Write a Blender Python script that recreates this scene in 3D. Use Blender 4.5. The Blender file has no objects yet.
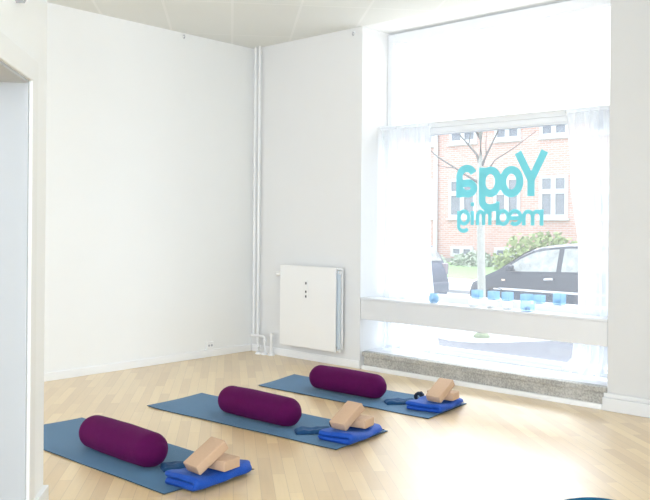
import bpy, bmesh, math, random
from mathutils import Vector, Matrix, noise
random.seed(7)
SC = bpy.context.scene
COL = SC.collection
PI = math.pi

# ------------------------------------------------------------------ helpers
def link(o, parent=None):
    COL.objects.link(o)
    if parent is not None:
        o.parent = parent
    return o

def tag(o, label=None, cat=None, group=None, kind=None):
    if label: o['label'] = label
    if cat: o['category'] = cat
    if group: o['group'] = group
    if kind: o['kind'] = kind
    return o

def empty(name, loc=(0, 0, 0), rz=0.0):
    o = bpy.data.objects.new(name, None)
    o.empty_display_size = 0.05
    o.location = loc
    o.rotation_euler = (0, 0, rz)
    return link(o)

class MB:
    """collects shapes into one mesh"""
    def __init__(s): s.bm = bmesh.new()
    def box(s, a, b, bevel=0.0, seg=2):
        x0, y0, z0 = a; x1, y1, z1 = b
        t = bmesh.new()
        vs = [t.verts.new(p) for p in [(x0,y0,z0),(x1,y0,z0),(x1,y1,z0),(x0,y1,z0),(x0,y0,z1),(x1,y0,z1),(x1,y1,z1),(x0,y1,z1)]]
        for f in [(0,3,2,1),(4,5,6,7),(0,1,5,4),(1,2,6,5),(2,3,7,6),(3,0,4,7)]:
            t.faces.new([vs[i] for i in f])
        if bevel > 0:
            bmesh.ops.bevel(t, geom=t.edges[:], offset=bevel, segments=seg, affect='EDGES', profile=0.5)
        s.add(t)
        return s
    def add(s, t, m=None):
        if m is not None: bmesh.ops.transform(t, matrix=m, verts=t.verts)
        me = bpy.data.meshes.new('tmp'); t.to_mesh(me); t.free()
        s.bm.from_mesh(me); bpy.data.meshes.remove(me)
    def tube(s, pts, r, n=12, cap=True):
        pts = [Vector(p) for p in pts]
        rs = r if isinstance(r, (list, tuple)) else [r]*len(pts)
        rings = []
        up = Vector((0, 0, 1))
        for i, p in enumerate(pts):
            d = (pts[min(i+1, len(pts)-1)] - pts[max(i-1, 0)]).normalized()
            a = d.cross(up)
            if a.length < 1e-3: a = d.cross(Vector((0, 1, 0)))
            a.normalize(); b = d.cross(a).normalized()
            rings.append([s.bm.verts.new(p + (a*math.cos(2*PI*k/n) + b*math.sin(2*PI*k/n))*rs[i]) for k in range(n)])
        for i in range(len(rings)-1):
            for k in range(n):
                s.bm.faces.new([rings[i][k], rings[i][(k+1) % n], rings[i+1][(k+1) % n], rings[i+1][k]])
        if cap:
            s.bm.faces.new(rings[0][::-1]); s.bm.faces.new(rings[-1])
        return s
    def lathe(s, prof, axis='z', n=40, off=(0, 0, 0)):
        """prof: list of (radius, height)"""
        rings = []
        for r, h in prof:
            if r < 1e-6:
                rings.append([s.bm.verts.new(s._ax(axis, 0, 0, h, off))])
            else:
                rings.append([s.bm.verts.new(s._ax(axis, r*math.cos(2*PI*k/n), r*math.sin(2*PI*k/n), h, off)) for k in range(n)])
        for A, B in zip(rings[:-1], rings[1:]):
            if len(A) == 1 and len(B) == 1: continue
            for k in range(n):
                k2 = (k+1) % n
                if len(A) == 1: s.bm.faces.new([A[0], B[k2], B[k]])
                elif len(B) == 1: s.bm.faces.new([A[k], A[k2], B[0]])
                else: s.bm.faces.new([A[k], A[k2], B[k2], B[k]])
        return s
    @staticmethod
    def _ax(axis, u, v, h, off):
        if axis == 'z': p = (u, v, h)
        elif axis == 'x': p = (h, u, v)
        else: p = (u, h, v)
        return (p[0]+off[0], p[1]+off[1], p[2]+off[2])
    def prism(s, poly, a0, a1, axis='y'):
        """poly in the plane across axis, extruded between a0 and a1"""
        def P(u, v, a):
            return {'y': (u, a, v), 'x': (a, u, v), 'z': (u, v, a)}[axis]
        A = [s.bm.verts.new(P(u, v, a0)) for u, v in poly]
        B = [s.bm.verts.new(P(u, v, a1)) for u, v in poly]
        n = len(poly)
        s.bm.faces.new(A); s.bm.faces.new(B[::-1])
        for i in range(n):
            s.bm.faces.new([A[i], B[i], B[(i+1) % n], A[(i+1) % n]])
        return s
    def ribbon(s, pts, w, y0, y1, closed=False):
        """flat stroke in the xz plane with a width, thin in y"""
        P = [Vector((p[0], p[1])) for p in pts]
        n = len(P); L = []; R = []
        for i in range(n):
            if closed: d = P[(i+1) % n] - P[i-1]
            else: d = P[min(i+1, n-1)] - P[max(i-1, 0)]
            d.normalize(); q = Vector((-d.y, d.x))*w/2
            L.append(P[i]+q); R.append(P[i]-q)
        rng = range(n if closed else n-1)
        for yy in (y0,):
            lv = [s.bm.verts.new((v.x, yy, v.y)) for v in L]
            rv = [s.bm.verts.new((v.x, yy, v.y)) for v in R]
            for i in rng:
                j = (i+1) % n
                s.bm.faces.new([lv[i], lv[j], rv[j], rv[i]])
        return s
    def build(s, name, mat, parent=None, smooth=False, loc=None, rot=None, normals=True):
        if normals: bmesh.ops.recalc_face_normals(s.bm, faces=s.bm.faces)
        me = bpy.data.meshes.new(name)
        s.bm.to_mesh(me); s.bm.free()
        if smooth is True:
            for p in me.polygons: p.use_smooth = True
        elif smooth:
            for p in me.polygons: p.use_smooth = True
            me.set_sharp_from_angle(angle=math.radians(smooth))
        me.materials.append(mat)
        o = bpy.data.objects.new(name, me)
        if loc: o.location = loc
        if rot: o.rotation_euler = rot
        return link(o, parent)

def arc(cx, cz, rx, rz, a0, a1, n=24):
    return [(cx + rx*math.cos(math.radians(a0+(a1-a0)*i/n)), cz + rz*math.sin(math.radians(a0+(a1-a0)*i/n))) for i in range(n+1)]

# ------------------------------------------------------------------ materials
def srgb(r, g, b):
    f = lambda c: (c/255/12.92) if c/255 <= 0.04045 else ((c/255+0.055)/1.055)**2.4
    return (f(r), f(g), f(b), 1)

def mat(name, color, rough=0.6, noise_scale=0, noise_amt=0.0, bump=0.0, bump_scale=80, spec=0.5, sheen=0.0, sheen_tint=None, metal=0.0, coat=0.0):
    m = bpy.data.materials.new(name); m.use_nodes = True
    nt = m.node_tree; b = nt.nodes['Principled BSDF']
    b.inputs['Base Color'].default_value = color
    b.inputs['Roughness'].default_value = rough
    b.inputs['Specular IOR Level'].default_value = spec
    b.inputs['Metallic'].default_value = metal
    b.inputs['Coat Weight'].default_value = coat
    if sheen:
        b.inputs['Sheen Weight'].default_value = sheen
        b.inputs['Sheen Roughness'].default_value = 0.4
        if sheen_tint: b.inputs['Sheen Tint'].default_value = sheen_tint
    tc = nt.nodes.new('ShaderNodeTexCoord')
    if noise_amt:
        n = nt.nodes.new('ShaderNodeTexNoise'); n.inputs['Scale'].default_value = noise_scale; n.inputs['Detail'].default_value = 5
        nt.links.new(tc.outputs['Object'], n.inputs['Vector'])
        mr = nt.nodes.new('ShaderNodeMapRange'); mr.inputs['To Min'].default_value = 1-noise_amt; mr.inputs['To Max'].default_value = 1+noise_amt
        nt.links.new(n.outputs['Fac'], mr.inputs['Value'])
        mx = nt.nodes.new('ShaderNodeMix'); mx.data_type = 'RGBA'; mx.blend_type = 'MULTIPLY'; mx.inputs['Factor'].default_value = 1
        mx.inputs['A'].default_value = color
        nt.links.new(mr.outputs['Result'], mx.inputs['B'])
        nt.links.new(mx.outputs['Result'], b.inputs['Base Color'])
    if bump:
        n2 = nt.nodes.new('ShaderNodeTexNoise'); n2.inputs['Scale'].default_value = bump_scale; n2.inputs['Detail'].default_value = 4
        nt.links.new(tc.outputs['Object'], n2.inputs['Vector'])
        bp = nt.nodes.new('ShaderNodeBump'); bp.inputs['Strength'].default_value = bump; bp.inputs['Distance'].default_value = 0.01
        nt.links.new(n2.outputs['Fac'], bp.inputs['Height'])
        nt.links.new(bp.outputs['Normal'], b.inputs['Normal'])
    return m

GDIR = (-0.758, 0.653)                       # direction of the building's own grid (parquet, ceiling panels, door wall)
GANG = math.atan2(GDIR[1], GDIR[0])

def brick_mat(name, c1, c2, mortar, bw, bh, msize, offset=0.5, rotz=0.0, rough=0.5, bias=0.0, axes='xy', bump=0.0, spec=0.5, extra_noise=0.0, squash=1.0):
    m = bpy.data.materials.new(name); m.use_nodes = True
    nt = m.node_tree; b = nt.nodes['Principled BSDF']
    b.inputs['Roughness'].default_value = rough
    b.inputs['Specular IOR Level'].default_value = spec
    tc = nt.nodes.new('ShaderNodeTexCoord')
    mp = nt.nodes.new('ShaderNodeMapping')
    nt.links.new(tc.outputs['Object'], mp.inputs['Vector'])
    if axes == 'xz': mp.inputs['Rotation'].default_value = (-PI/2, 0, 0)
    else: mp.inputs['Rotation'].default_value = (0, 0, rotz)
    br = nt.nodes.new('ShaderNodeTexBrick')
    nt.links.new(mp.outputs['Vector'], br.inputs['Vector'])
    br.inputs['Color1'].default_value = c1; br.inputs['Color2'].default_value = c2; br.inputs['Mortar'].default_value = mortar
    br.inputs['Scale'].default_value = 1; br.inputs['Brick Width'].default_value = bw; br.inputs['Row Height'].default_value = bh
    br.inputs['Mortar Size'].default_value = msize; br.inputs['Bias'].default_value = bias; br.inputs['Mortar Smooth'].default_value = 0.2
    br.offset = offset
    out = br.outputs['Color']
    if extra_noise:
        n = nt.nodes.new('ShaderNodeTexNoise'); n.inputs['Scale'].default_value = 1.0; n.inputs['Detail'].default_value = 6
        mp2 = nt.nodes.new('ShaderNodeMapping'); mp2.inputs['Scale'].default_value = (3, 45, 3)
        nt.links.new(mp.outputs['Vector'], mp2.inputs['Vector']); nt.links.new(mp2.outputs['Vector'], n.inputs['Vector'])
        mr = nt.nodes.new('ShaderNodeMapRange'); mr.inputs['To Min'].default_value = 1-extra_noise; mr.inputs['To Max'].default_value = 1+extra_noise
        nt.links.new(n.outputs['Fac'], mr.inputs['Value'])
        mx = nt.nodes.new('ShaderNodeMix'); mx.data_type = 'RGBA'; mx.blend_type = 'MULTIPLY'; mx.inputs['Factor'].default_value = 1
        nt.links.new(out, mx.inputs['A']); nt.links.new(mr.outputs['Result'], mx.inputs['B']); out = mx.outputs['Result']
    nt.links.new(out, b.inputs['Base Color'])
    if bump:
        bp = nt.nodes.new('ShaderNodeBump'); bp.inputs['Strength'].default_value = bump; bp.inputs['Distance'].default_value = 0.004; bp.invert = True
        nt.links.new(br.outputs['Fac'], bp.inputs['Height']); nt.links.new(bp.outputs['Normal'], b.inputs['Normal'])
    return m

def shader_mix(name, parts, color_noise=None):
    """parts: list of (kind, color, weight); mixed in order"""
    m = bpy.data.materials.new(name); m.use_nodes = True
    nt = m.node_tree; nt.nodes.remove(nt.nodes['Principled BSDF'])
    outn = [n for n in nt.nodes if n.type == 'OUTPUT_MATERIAL'][0]
    cur = None; tot = 0
    for kind, c, w in parts:
        s = nt.nodes.new({'T': 'ShaderNodeBsdfTransparent', 'L': 'ShaderNodeBsdfTranslucent', 'D': 'ShaderNodeBsdfDiffuse', 'G': 'ShaderNodeBsdfGlossy'}[kind])
        s.inputs['Color'].default_value = c
        if kind == 'G': s.inputs['Roughness'].default_value = 0.05
        tot += w
        if cur is None: cur = s
        else:
            mx = nt.nodes.new('ShaderNodeMixShader'); mx.inputs['Fac'].default_value = w/tot
            nt.links.new(cur.outputs[0], mx.inputs[1]); nt.links.new(s.outputs[0], mx.inputs[2]); cur = mx
    nt.links.new(cur.outputs[0], outn.inputs['Surface'])
    return m

W1 = (1, 1, 1, 1)
M = {}
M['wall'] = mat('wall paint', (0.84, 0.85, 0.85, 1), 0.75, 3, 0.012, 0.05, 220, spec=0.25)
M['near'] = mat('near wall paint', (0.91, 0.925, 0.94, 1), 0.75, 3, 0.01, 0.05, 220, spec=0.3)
M['wall_shade'] = mat('window wall with painted shade', (0.74, 0.745, 0.745, 1), 0.75, 3, 0.012, 0.05, 220, spec=0.2)  # wall paint greyed: the window wall's backlit shade is in the colour
M['pier'] = mat('pier with painted shade', (0.63, 0.635, 0.635, 1), 0.75, 3, 0.012, 0.05, 220, spec=0.2)  # greyed further, the pier's backlit shade sits in its colour
M['trim'] = mat('trim paint', (0.86, 0.87, 0.88, 1), 0.45, spec=0.35)
M['beam'] = mat('beam paint', (0.71, 0.72, 0.73, 1), 0.5, 6, 0.02, spec=0.3)
M['frame'] = mat('frame paint', (0.80, 0.825, 0.85, 1), 0.4)
M['door'] = mat('door jamb with painted shade', (0.45, 0.48, 0.52, 1), 0.5)  # blue-grey shade of the jamb painted in as its colour
M['sill'] = mat('white sill', (0.70, 0.72, 0.75, 1), 0.4)
M['rad'] = mat('radiator enamel', (0.82, 0.82, 0.81, 1), 0.35)
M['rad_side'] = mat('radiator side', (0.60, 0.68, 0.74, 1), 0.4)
M['pipe'] = mat('pipe paint', (0.84, 0.85, 0.86, 1), 0.35)
M['dark'] = mat('dark plastic', (0.06, 0.06, 0.065, 1), 0.4)
M['grey'] = mat('grey plastic', (0.42, 0.43, 0.48, 1), 0.4)
M['floor'] = brick_mat('oak parquet', (0.62, 0.43, 0.205, 1), (0.79, 0.595, 0.315, 1), (0.48, 0.33, 0.16, 1), 0.62, 0.072, 0.0012, rotz=-GANG, rough=0.36, bump=0.05, spec=0.7, extra_noise=0.09)
fb = M['floor'].node_tree.nodes['Principled BSDF']
fb.inputs['Coat Weight'].default_value = 0.85; fb.inputs['Coat Roughness'].default_value = 0.30; fb.inputs['Coat IOR'].default_value = 1.7
M['ceil'] = brick_mat('ceiling panels', (0.76, 0.775, 0.75, 1), (0.775, 0.79, 0.765, 1), (0.815, 0.825, 0.805, 1), 1.2, 0.6, 0.013, offset=0.0, rotz=-GANG, rough=0.8, bump=0.12, spec=0.2)
M['ceil'].node_tree.nodes['Mapping'].inputs['Location'].default_value = (-0.58, 0.36, 0)
def granite():
    m = mat('granite', (0.36, 0.35, 0.32, 1), 0.6)
    nt = m.node_tree; b = nt.nodes['Principled BSDF']
    tc = nt.nodes.new('ShaderNodeTexCoord'); n = nt.nodes.new('ShaderNodeTexNoise'); n.inputs['Scale'].default_value = 70; n.inputs['Detail'].default_value = 8
    n3 = nt.nodes.new('ShaderNodeTexNoise'); n3.inputs['Scale'].default_value = 5
    cr = nt.nodes.new('ShaderNodeValToRGB')
    cr.color_ramp.elements[0].position = 0.36; cr.color_ramp.elements[0].color = (0.31, 0.305, 0.285, 1)
    cr.color_ramp.elements[1].position = 0.66; cr.color_ramp.elements[1].color = (0.52, 0.51, 0.475, 1)
    ad = nt.nodes.new('ShaderNodeMath'); ad.operation = 'ADD'
    ml = nt.nodes.new('ShaderNodeMath'); ml.operation = 'MULTIPLY_ADD'; ml.inputs[1].default_value = 0.4; ml.inputs[2].default_value = -0.2
    nt.links.new(tc.outputs['Object'], n.inputs['Vector']); nt.links.new(tc.outputs['Object'], n3.inputs['Vector'])
    nt.links.new(n3.outputs['Fac'], ml.inputs[0]); nt.links.new(n.outputs['Fac'], ad.inputs[0]); nt.links.new(ml.outputs[0], ad.inputs[1])
    nt.links.new(ad.outputs[0], cr.inputs['Fac']); nt.links.new(cr.outputs['Color'], b.inputs['Base Color'])
    return m
M['granite'] = granite()
M['glass'] = shader_mix('shop window glass with painted haze', [('T', (0.95, 0.97, 1, 1), 0.93), ('L', (0.97, 0.99, 1, 1), 0.045), ('G', W1, 0.02)])  # translucent share paints in the white haze of overexposure
M['frost'] = shader_mix('frosted film on glass', [('L', W1, 0.85), ('D', W1, 0.15)])
M['sheer'] = shader_mix('sheer voile', [('T', W1, 0.38), ('L', (0.90, 0.93, 0.96, 1), 0.30), ('D', (0.90, 0.92, 0.94, 1), 0.32)])
M['teal'] = shader_mix('turquoise vinyl', [('L', (0.16, 0.52, 0.60, 1), 0.04), ('D', (0.20, 0.62, 0.69, 1), 0.96)])
M['votive_blue'] = shader_mix('blue votive glass', [('T', (0.80, 0.90, 0.96, 1), 0.62), ('L', (0.45, 0.60, 0.70, 1), 0.22), ('D', (0.6, 0.75, 0.88, 1), 0.16)])
M['votive_white'] = shader_mix('milk white votive glass', [('L', (0.95, 0.98, 1, 1), 0.6), ('D', W1, 0.4)])
M['votive_clear'] = shader_mix('clear pale blue glass', [('T', (0.8, 0.9, 0.98, 1), 0.7), ('L', (0.8, 0.92, 1, 1), 0.2), ('G', W1, 0.1)])
M['wax'] = mat('candle wax', (0.85, 0.86, 0.86, 1), 0.5)
M['wax_dark'] = mat('dark candle', (0.08, 0.16, 0.3, 1), 0.5)
M['mat'] = mat('yoga mat foam', (0.062, 0.166, 0.295, 1), 0.52, 14, 0.05, 0.25, 260, spec=0.12, sheen=0.1)
M['mat_edge'] = mat('yoga mat underside', (0.03, 0.055, 0.085, 1), 0.8)
M['bolster'] = mat('plum velvet', (0.082, 0.003, 0.060, 1), 0.8, 30, 0.12, 0.35, 160, spec=0.1, sheen=0.07, sheen_tint=(0.9, 0.2, 0.75, 1))
M['blanket'] = mat('royal blue fleece', (0.006, 0.068, 0.40, 1), 0.55, 25, 0.10, 0.35, 120, spec=0.3, sheen=0.10, sheen_tint=(0.3, 0.6, 1, 1))
M['navy'] = mat('navy cotton', (0.010, 0.060, 0.155, 1), 0.7, 40, 0.15, 0.3, 150, spec=0.25, sheen=0.15, sheen_tint=(0.4, 0.6, 1, 1))
M['navy_dark'] = mat('dark navy webbing', (0.006, 0.018, 0.05, 1), 0.7, 60, 0.2, 0.3, 300)
M['block'] = mat('tan foam block', (0.56, 0.385, 0.265, 1), 0.7, 70, 0.05, 0.1, 300, spec=0.25)
M['zafu'] = mat('petrol blue cotton', (0.004, 0.12, 0.26, 1), 0.9, 30, 0.1, 0.2, 160, spec=0.05)
# street
M['brick'] = brick_mat('facade brick', (0.47, 0.27, 0.215, 1), (0.53, 0.34, 0.285, 1), (0.50, 0.44, 0.42, 1), 0.26, 0.085, 0.012, axes='xz', rough=0.9)
M['plinth'] = mat('facade plinth', (0.36, 0.33, 0.31, 1), 0.9, 2, 0.1)
M['wframe'] = mat('white window paint', (0.55, 0.56, 0.57, 1), 0.5)
M['pane'] = mat('house window pane', (0.17, 0.19, 0.22, 1), 0.3, 3, 0.35, spec=0.5)
M['pave'] = mat('damp pavement', (0.075, 0.082, 0.10, 1), 0.7, 3, 0.12)
M['road'] = mat('pale road', (0.40, 0.41, 0.42, 1), 0.7, 2, 0.06)
M['kerb'] = mat('kerb stone', (0.26, 0.27, 0.28, 1), 0.8)
M['farpave'] = mat('pale far pavement', (0.42, 0.42, 0.41, 1), 0.8, 2, 0.06)
M['grass'] = mat('lawn', (0.30, 0.46, 0.21, 1), 0.9, 6, 0.2)
M['bark'] = mat('bark', (0.36, 0.37, 0.33, 1), 0.9, 15, 0.25)
M['leaf'] = mat('hedge leaf', (0.27, 0.34, 0.14, 1), 0.8, 3, 0.25)
M['leaf_pale'] = mat('pale shrub leaf', (0.36, 0.42, 0.33, 1), 0.8, 3, 0.2)
M['car'] = mat('dark blue grey car paint', (0.030, 0.038, 0.055, 1), 0.35, spec=0.3, coat=0.15)
M['car2'] = mat('slate blue car paint', (0.07, 0.09, 0.13, 1), 0.35, spec=0.3, coat=0.15)
M['carglass'] = mat('car glass with painted reflections', (0.26, 0.28, 0.27, 1), 0.12, 6, 0.8, spec=0.8)  # paler blotchy tone stands in for bright reflections of trees
M['tyre'] = mat('tyre', (0.03, 0.03, 0.034, 1), 0.8)
M['alloy'] = mat('alloy wheel', (0.35, 0.37, 0.4, 1), 0.4, metal=0.3)
M['chrome'] = mat('bright car trim', (0.6, 0.62, 0.65, 1), 0.3, metal=0.4)
M['lamp'] = mat('car lamp lens', (0.6, 0.62, 0.66, 1), 0.2)
M['redlamp'] = mat('dim tail lamp lens', (0.20, 0.17, 0.19, 1), 0.3)
M['orange'] = mat('indicator lens', (0.8, 0.6, 0.45, 1), 0.3)
M['twig'] = mat('dark bark', (0.13, 0.13, 0.12, 1), 0.9, 15, 0.25)
M['soil'] = mat('tree pit soil', (0.20, 0.24, 0.15, 1), 0.9, 9, 0.3)

# ------------------------------------------------------------------ the room shell
H = 3.312
AX0, AX1 = 1.55, 4.0            # window recess
XR, YB = 9.6, -9.4
def struct(o): o['kind'] = 'structure'; return o

b = MB(); b.box((-0.2, YB-0.2, -0.25), (XR+0.2, 0.0, 0.0)); struct(b.build('floor', M['floor']))
b = MB(); b.box((-0.2, YB-0.2, H), (XR+0.2, 0.0, H+0.3)); struct(b.build('ceiling', M['ceil']))
b = MB(); b.box((-0.2, YB-0.2, 0), (0, 0.5, H)); struct(b.build('wall_left', M['wall']))
b = MB(); b.box((XR, YB-0.2, 0), (XR+0.2, 0.5, H)); struct(b.build('wall_right', M['wall']))
b = MB(); b.box((0, YB-0.2, 0), (XR, YB, H)); struct(b.build('wall_back', M['wall']))
b = MB(); b.box((0, 0, 0), (AX0, 0.5, H)); struct(b.build('wall_front_left', M['wall_shade']))
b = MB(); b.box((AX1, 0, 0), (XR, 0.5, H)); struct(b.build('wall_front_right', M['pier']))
b = MB(); b.box((-0.2, 0, H), (XR+0.2, 0.5, H+0.9)); struct(b.build('wall_front_top', M['wall']))
b = MB(); b.box((AX0, 0.06, -0.5), (AX1, 0.5, 0.12)); struct(b.build('wall_front_base', M['wall']))

# skirting
b = MB(); b.box((0, -8.5, 0), (0.014, -0.014, 0.075), 0.004); struct(b.build('baseboard_left', M['trim']))
b = MB(); b.box((0.014, -0.014, 0), (AX0-0.002, 0, 0.075), 0.004); struct(b.build('baseboard_window_wall', M['trim']))
b = MB()
b.box((AX1-0.03, -0.028, 0), (XR, 0, 0.10), 0.006); b.box((AX1-0.022, -0.018, 0.10), (XR, 0, 0.135), 0.006)
struct(b.build('baseboard_pier', M['beam']))
# granite step in the recess, its white strip and white recess floor
b = MB()
b.box((AX0+0.045, 0.005, 0.04), (AX1-0.002, 0.06, 0.128))
b.box((AX0+0.035, -0.012, 0.128), (AX1-0.002, 0.07, 0.172), 0.006)
struct(b.build('trim_1', M['granite']))
b = MB(); b.box((AX0+0.035, -0.02, 0), (AX1-0.034, 0.06, 0.04), 0.003); struct(b.build('trim_2', M['trim']))
b = MB(); b.box((AX0, 0.07, 0.12), (AX1, 0.40, 0.172)); struct(b.build('trim_3', M['sill']))

# guard beam across the recess
beam = empty('window_ledge', ((AX0+AX1)/2, 0.06, 0.48))
tag(beam, 'long white board ledge spanning the window recess at knee height, candle holders on it', 'ledge')
ox, oy, oz = beam.location
b = MB(); b.box((AX0+0.004-ox, 0.004-oy, 0), (AX1-0.004-ox, 0.10-oy, 0.188), 0.004); b.build('front_board', M['beam'], beam)
b = MB(); b.box((AX0+0.004-ox, -0.004-oy, 0.188), (AX1-0.004-ox, 0.15-oy, 0.212), 0.005); b.build('top_board', M['sill'], beam)

# ------------------------------------------------------------------ shop window
win = empty('window_1', ((AX0+AX1)/2, 0.43, 0.17)); win['kind'] = 'structure'
wx, wy, wz = win.location
def wbox(mb, a, bb, bev=0.004): mb.box((a[0]-wx, a[1]-wy, a[2]-wz), (bb[0]-wx, bb[1]-wy, bb[2]-wz), bev)
GX0, GX1 = AX0+0.065, AX1-0.065
b = MB()
wbox(b, (AX0, 0.40, 0.172), (GX0, 0.48, H-0.02)); wbox(b, (GX1, 0.40, 0.172), (AX1, 0.48, H-0.02))
wbox(b, (GX0, 0.40, 3.20), (GX1, 0.48, H-0.02)); wbox(b, (GX0, 0.40, 0.172), (GX1, 0.48, 0.205))
wbox(b, (GX0, 0.41, 0.205), (GX1, 0.48, 0.235))
b.build('window_frame', M['frame'], win)
b = MB(); wbox(b, (GX0, 0.40, 2.275), (GX1, 0.48, 2.325)); wbox(b, (GX0, 0.385, 2.325), (GX1, 0.48, 2.372)); wbox(b, (GX0, 0.415, 2.262), (GX1, 0.48, 2.275), 0.002); b.build('transom', M['frame'], win)
b = MB(); wbox(b, (GX0, 0.33, 0.665), (GX1, 0.48, 0.732)); b.build('mid_rail', M['frame'], win)
b = MB(); wbox(b, (GX0, 0.437, 0.732), (GX1, 0.441, 2.262), 0); b.build('glass_pane', M['glass'], win)
b = MB(); wbox(b, (GX0, 0.437, 0.235), (GX1, 0.441, 0.665), 0); b.build('glass_pane', M['glass'], win)
b = MB(); b.bm.faces.new([b.bm.verts.new((x-wx, 0.438-wy, z-wz)) for x, z in [(GX0, 2.372), (GX1, 2.372), (GX1, 3.20), (GX0, 3.20)]]); b.build('frosted_pane', M['frost'], win)

# mirrored lettering stuck on the pane (seen from inside)
YL0, YL1 = 0.4335, 0.4355
def lettering(name, label, letters, dy=0.0):
    r = empty(name, (2.8, YL0, letters[0][1][0][0][1])); tag(r, label, 'lettering')
    for kid, (nm, strokes, w) in enumerate([(l[0], l[1], l[2]) for l in letters]):
        mb = MB()
        for ks, st in enumerate(strokes):
            y = YL0 - dy - 0.0008*(kid % 3) - 0.0002*ks
            closed = len(st) > 3 and abs(st[0][0]-st[-1][0]) < 1e-6 and abs(st[0][1]-st[-1][1]) < 1e-6
            pts = st[:-1] if closed else st
            mb.ribbon([(p[0]-r.location.x, p[1]-r.location.z) for p in pts], w, y-r.location.y, y+0.0003-r.location.y, closed)
        mb.build('letter', M['teal'], r, normals=False)
    return r
w = 0.070
Yl = [[(2.990, 2.045), (3.120, 1.80)], [(3.248, 2.045), (3.120, 1.80), (3.118, 1.79)], [(3.120, 1.83), (3.120, 1.655)]]
ol = [arc(2.927, 1.788, 0.085, 0.105, 0, 360, 36)]
gl = [arc(2.714, 1.792, 0.085, 0.105, 0, 360, 36), [(2.632, 1.925), (2.632, 1.63)] + arc(2.712, 1.625, 0.080, 0.072, 180, 275, 14) + [(2.80, 1.567)]]
al = [[(2.385, 1.655), (2.385, 1.85)] + arc(2.463, 1.852, 0.078, 0.072, 180, 20, 16) , [(2.385, 1.785), (2.455, 1.785)] + arc(2.475, 1.738, 0.068, 0.050, 100, -90, 16) + [(2.44, 1.690), (2.385, 1.735)]]
lettering('shop_lettering', 'large turquoise mirrored word Yoga on the window glass', [('Y', Yl, w), ('o', ol, w), ('g', gl, w), ('a', al, w)])
w2 = 0.036; zb, zx = 1.398, 1.538
def hump(x0, x1, ): # arch of an m, opening down
    c = (x0+x1)/2; r = abs(x1-x0)/2
    return [(x0, zb), (x0, zx-0.075)] + arc(c, zx-0.06, r, 0.042, 180 if x0 < x1 else 0, 0 if x0 < x1 else 180, 12) + [(x1, zx-0.075), (x1, zb)]
mA = [[(3.225, zb), (3.225, zx)], hump(3.225, 3.14), hump(3.14, 3.055)]
eA = [arc(2.968, 1.468, 0.058, 0.058, 178, -130, 30), [(2.912, 1.462), (3.024, 1.462)]]
dA = [arc(2.850, 1.468, 0.052, 0.058, 0, 360, 30), [(2.795, zb), (2.795, 1.612)]]
mB = [[(2.715, zb), (2.715, zx)], hump(2.715, 2.65), hump(2.65, 2.585)]
iB = [[(2.530, zb), (2.530, zx-0.01)], [(2.530, 1.572), (2.530, 1.608)]]
gB = [arc(2.440, 1.468, 0.052, 0.058, 0, 360, 30), [(2.384, zx-0.01), (2.384, 1.385)] + arc(2.436, 1.385, 0.052, 0.042, 180, 330, 14)]
lettering('shop_lettering', 'smaller turquoise mirrored words med mig under the large word on the glass', [('m', mA, w2), ('e', eA, w2), ('d', dA, w2), ('m', mB, w2), ('i', iB, w2), ('g', gB, w2)], 0.004)

# ------------------------------------------------------------------ curtains
def curtain(label, y0, top, edge_l, edge_r, z0, z1, folds, amp, seed, rod):
    """edge_l, edge_r: functions of t (0 bottom .. 1 top) giving x"""
    rnd = random.Random(seed)
    r = empty('sheer_curtain', ((edge_l(1)+edge_r(1))/2, y0, z0)); tag(r, label, 'curtain')
    cx, cy, cz = r.location
    nu, nv = 120, 46
    ph = [rnd.uniform(0, 6.28) for _ in range(5)]
    mb = MB(); g = []
    for j in range(nv+1):
        t = j/nv; row = []
        for i in range(nu+1):
            u = i/nu
            x = edge_l(t)*(1-u) + edge_r(t)*u
            wv = math.sin(2*PI*folds*u + ph[0] + 0.5*math.sin(3*t+ph[1])) + 0.5*math.sin(2*PI*folds*1.7*u + ph[2] + 1.2*t)
            a = amp*(0.55 + 0.75*(1-t))
            y = y0 + a*wv
            z = z0 + (z1-z0)*t
            if t < 0.08:                      # the hem pools on the recess floor
                z = max(z0+0.004, z) ; y += (0.08-t)*0.5*math.sin(2*PI*folds*0.6*u+ph[3])
                z += 0.02*(0.08-t)/0.08*(1+math.sin(2*PI*folds*u*0.8+ph[4]))
            row.append(mb.bm.verts.new((x-cx, y-cy, z-cz)))
        g.append(row)
    for j in range(nv):
        for i in range(nu):
            mb.bm.faces.new([g[j][i], g[j][i+1], g[j+1][i+1], g[j+1][i]])
    mb.build('drape', M['sheer'], r, smooth=True)
    mb = MB(); mb.box((edge_l(1)-cx-0.005, y0-0.016-cy, z1-cz-0.03), (edge_r(1)-cx+0.005, y0+0.016-cy, z1-cz), 0.004); mb.build('heading_tape', M['sheer'], r)
    return r
def lerp_pts(pts):
    def f(t):
        for (t0, x0), (t1, x1) in zip(pts[:-1], pts[1:]):
            if t <= t1:
                k = (t-t0)/(t1-t0) if t1 > t0 else 0
                k = k*k*(3-2*k)
                return x0+(x1-x0)*k
        return pts[-1][1]
    return f
curtain('sheer white curtain gathered at the left side of the window', 0.27, 1, lerp_pts([(0, 1.63), (0.25, 1.60), (1, 1.575)]), lerp_pts([(0, 2.27), (0.12, 2.21), (0.5, 2.15), (1, 2.155)]), 0.176, 2.355, 7, 0.032, 3, True)
curtain('sheer white curtain gathered at the right side of the window beside the pier', 0.27, 1, lerp_pts([(0, 3.50), (0.08, 3.60), (0.28, 3.645), (0.45, 3.64), (0.75, 3.56), (1, 3.52)]), lerp_pts([(0, 3.97), (1, 3.975)]), 0.176, 2.355, 7, 0.030, 9, True)
b = MB(); b.tube([(AX0+0.002, 0.27, 2.358), (AX1-0.002, 0.27, 2.358)], 0.006, 10)
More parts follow.
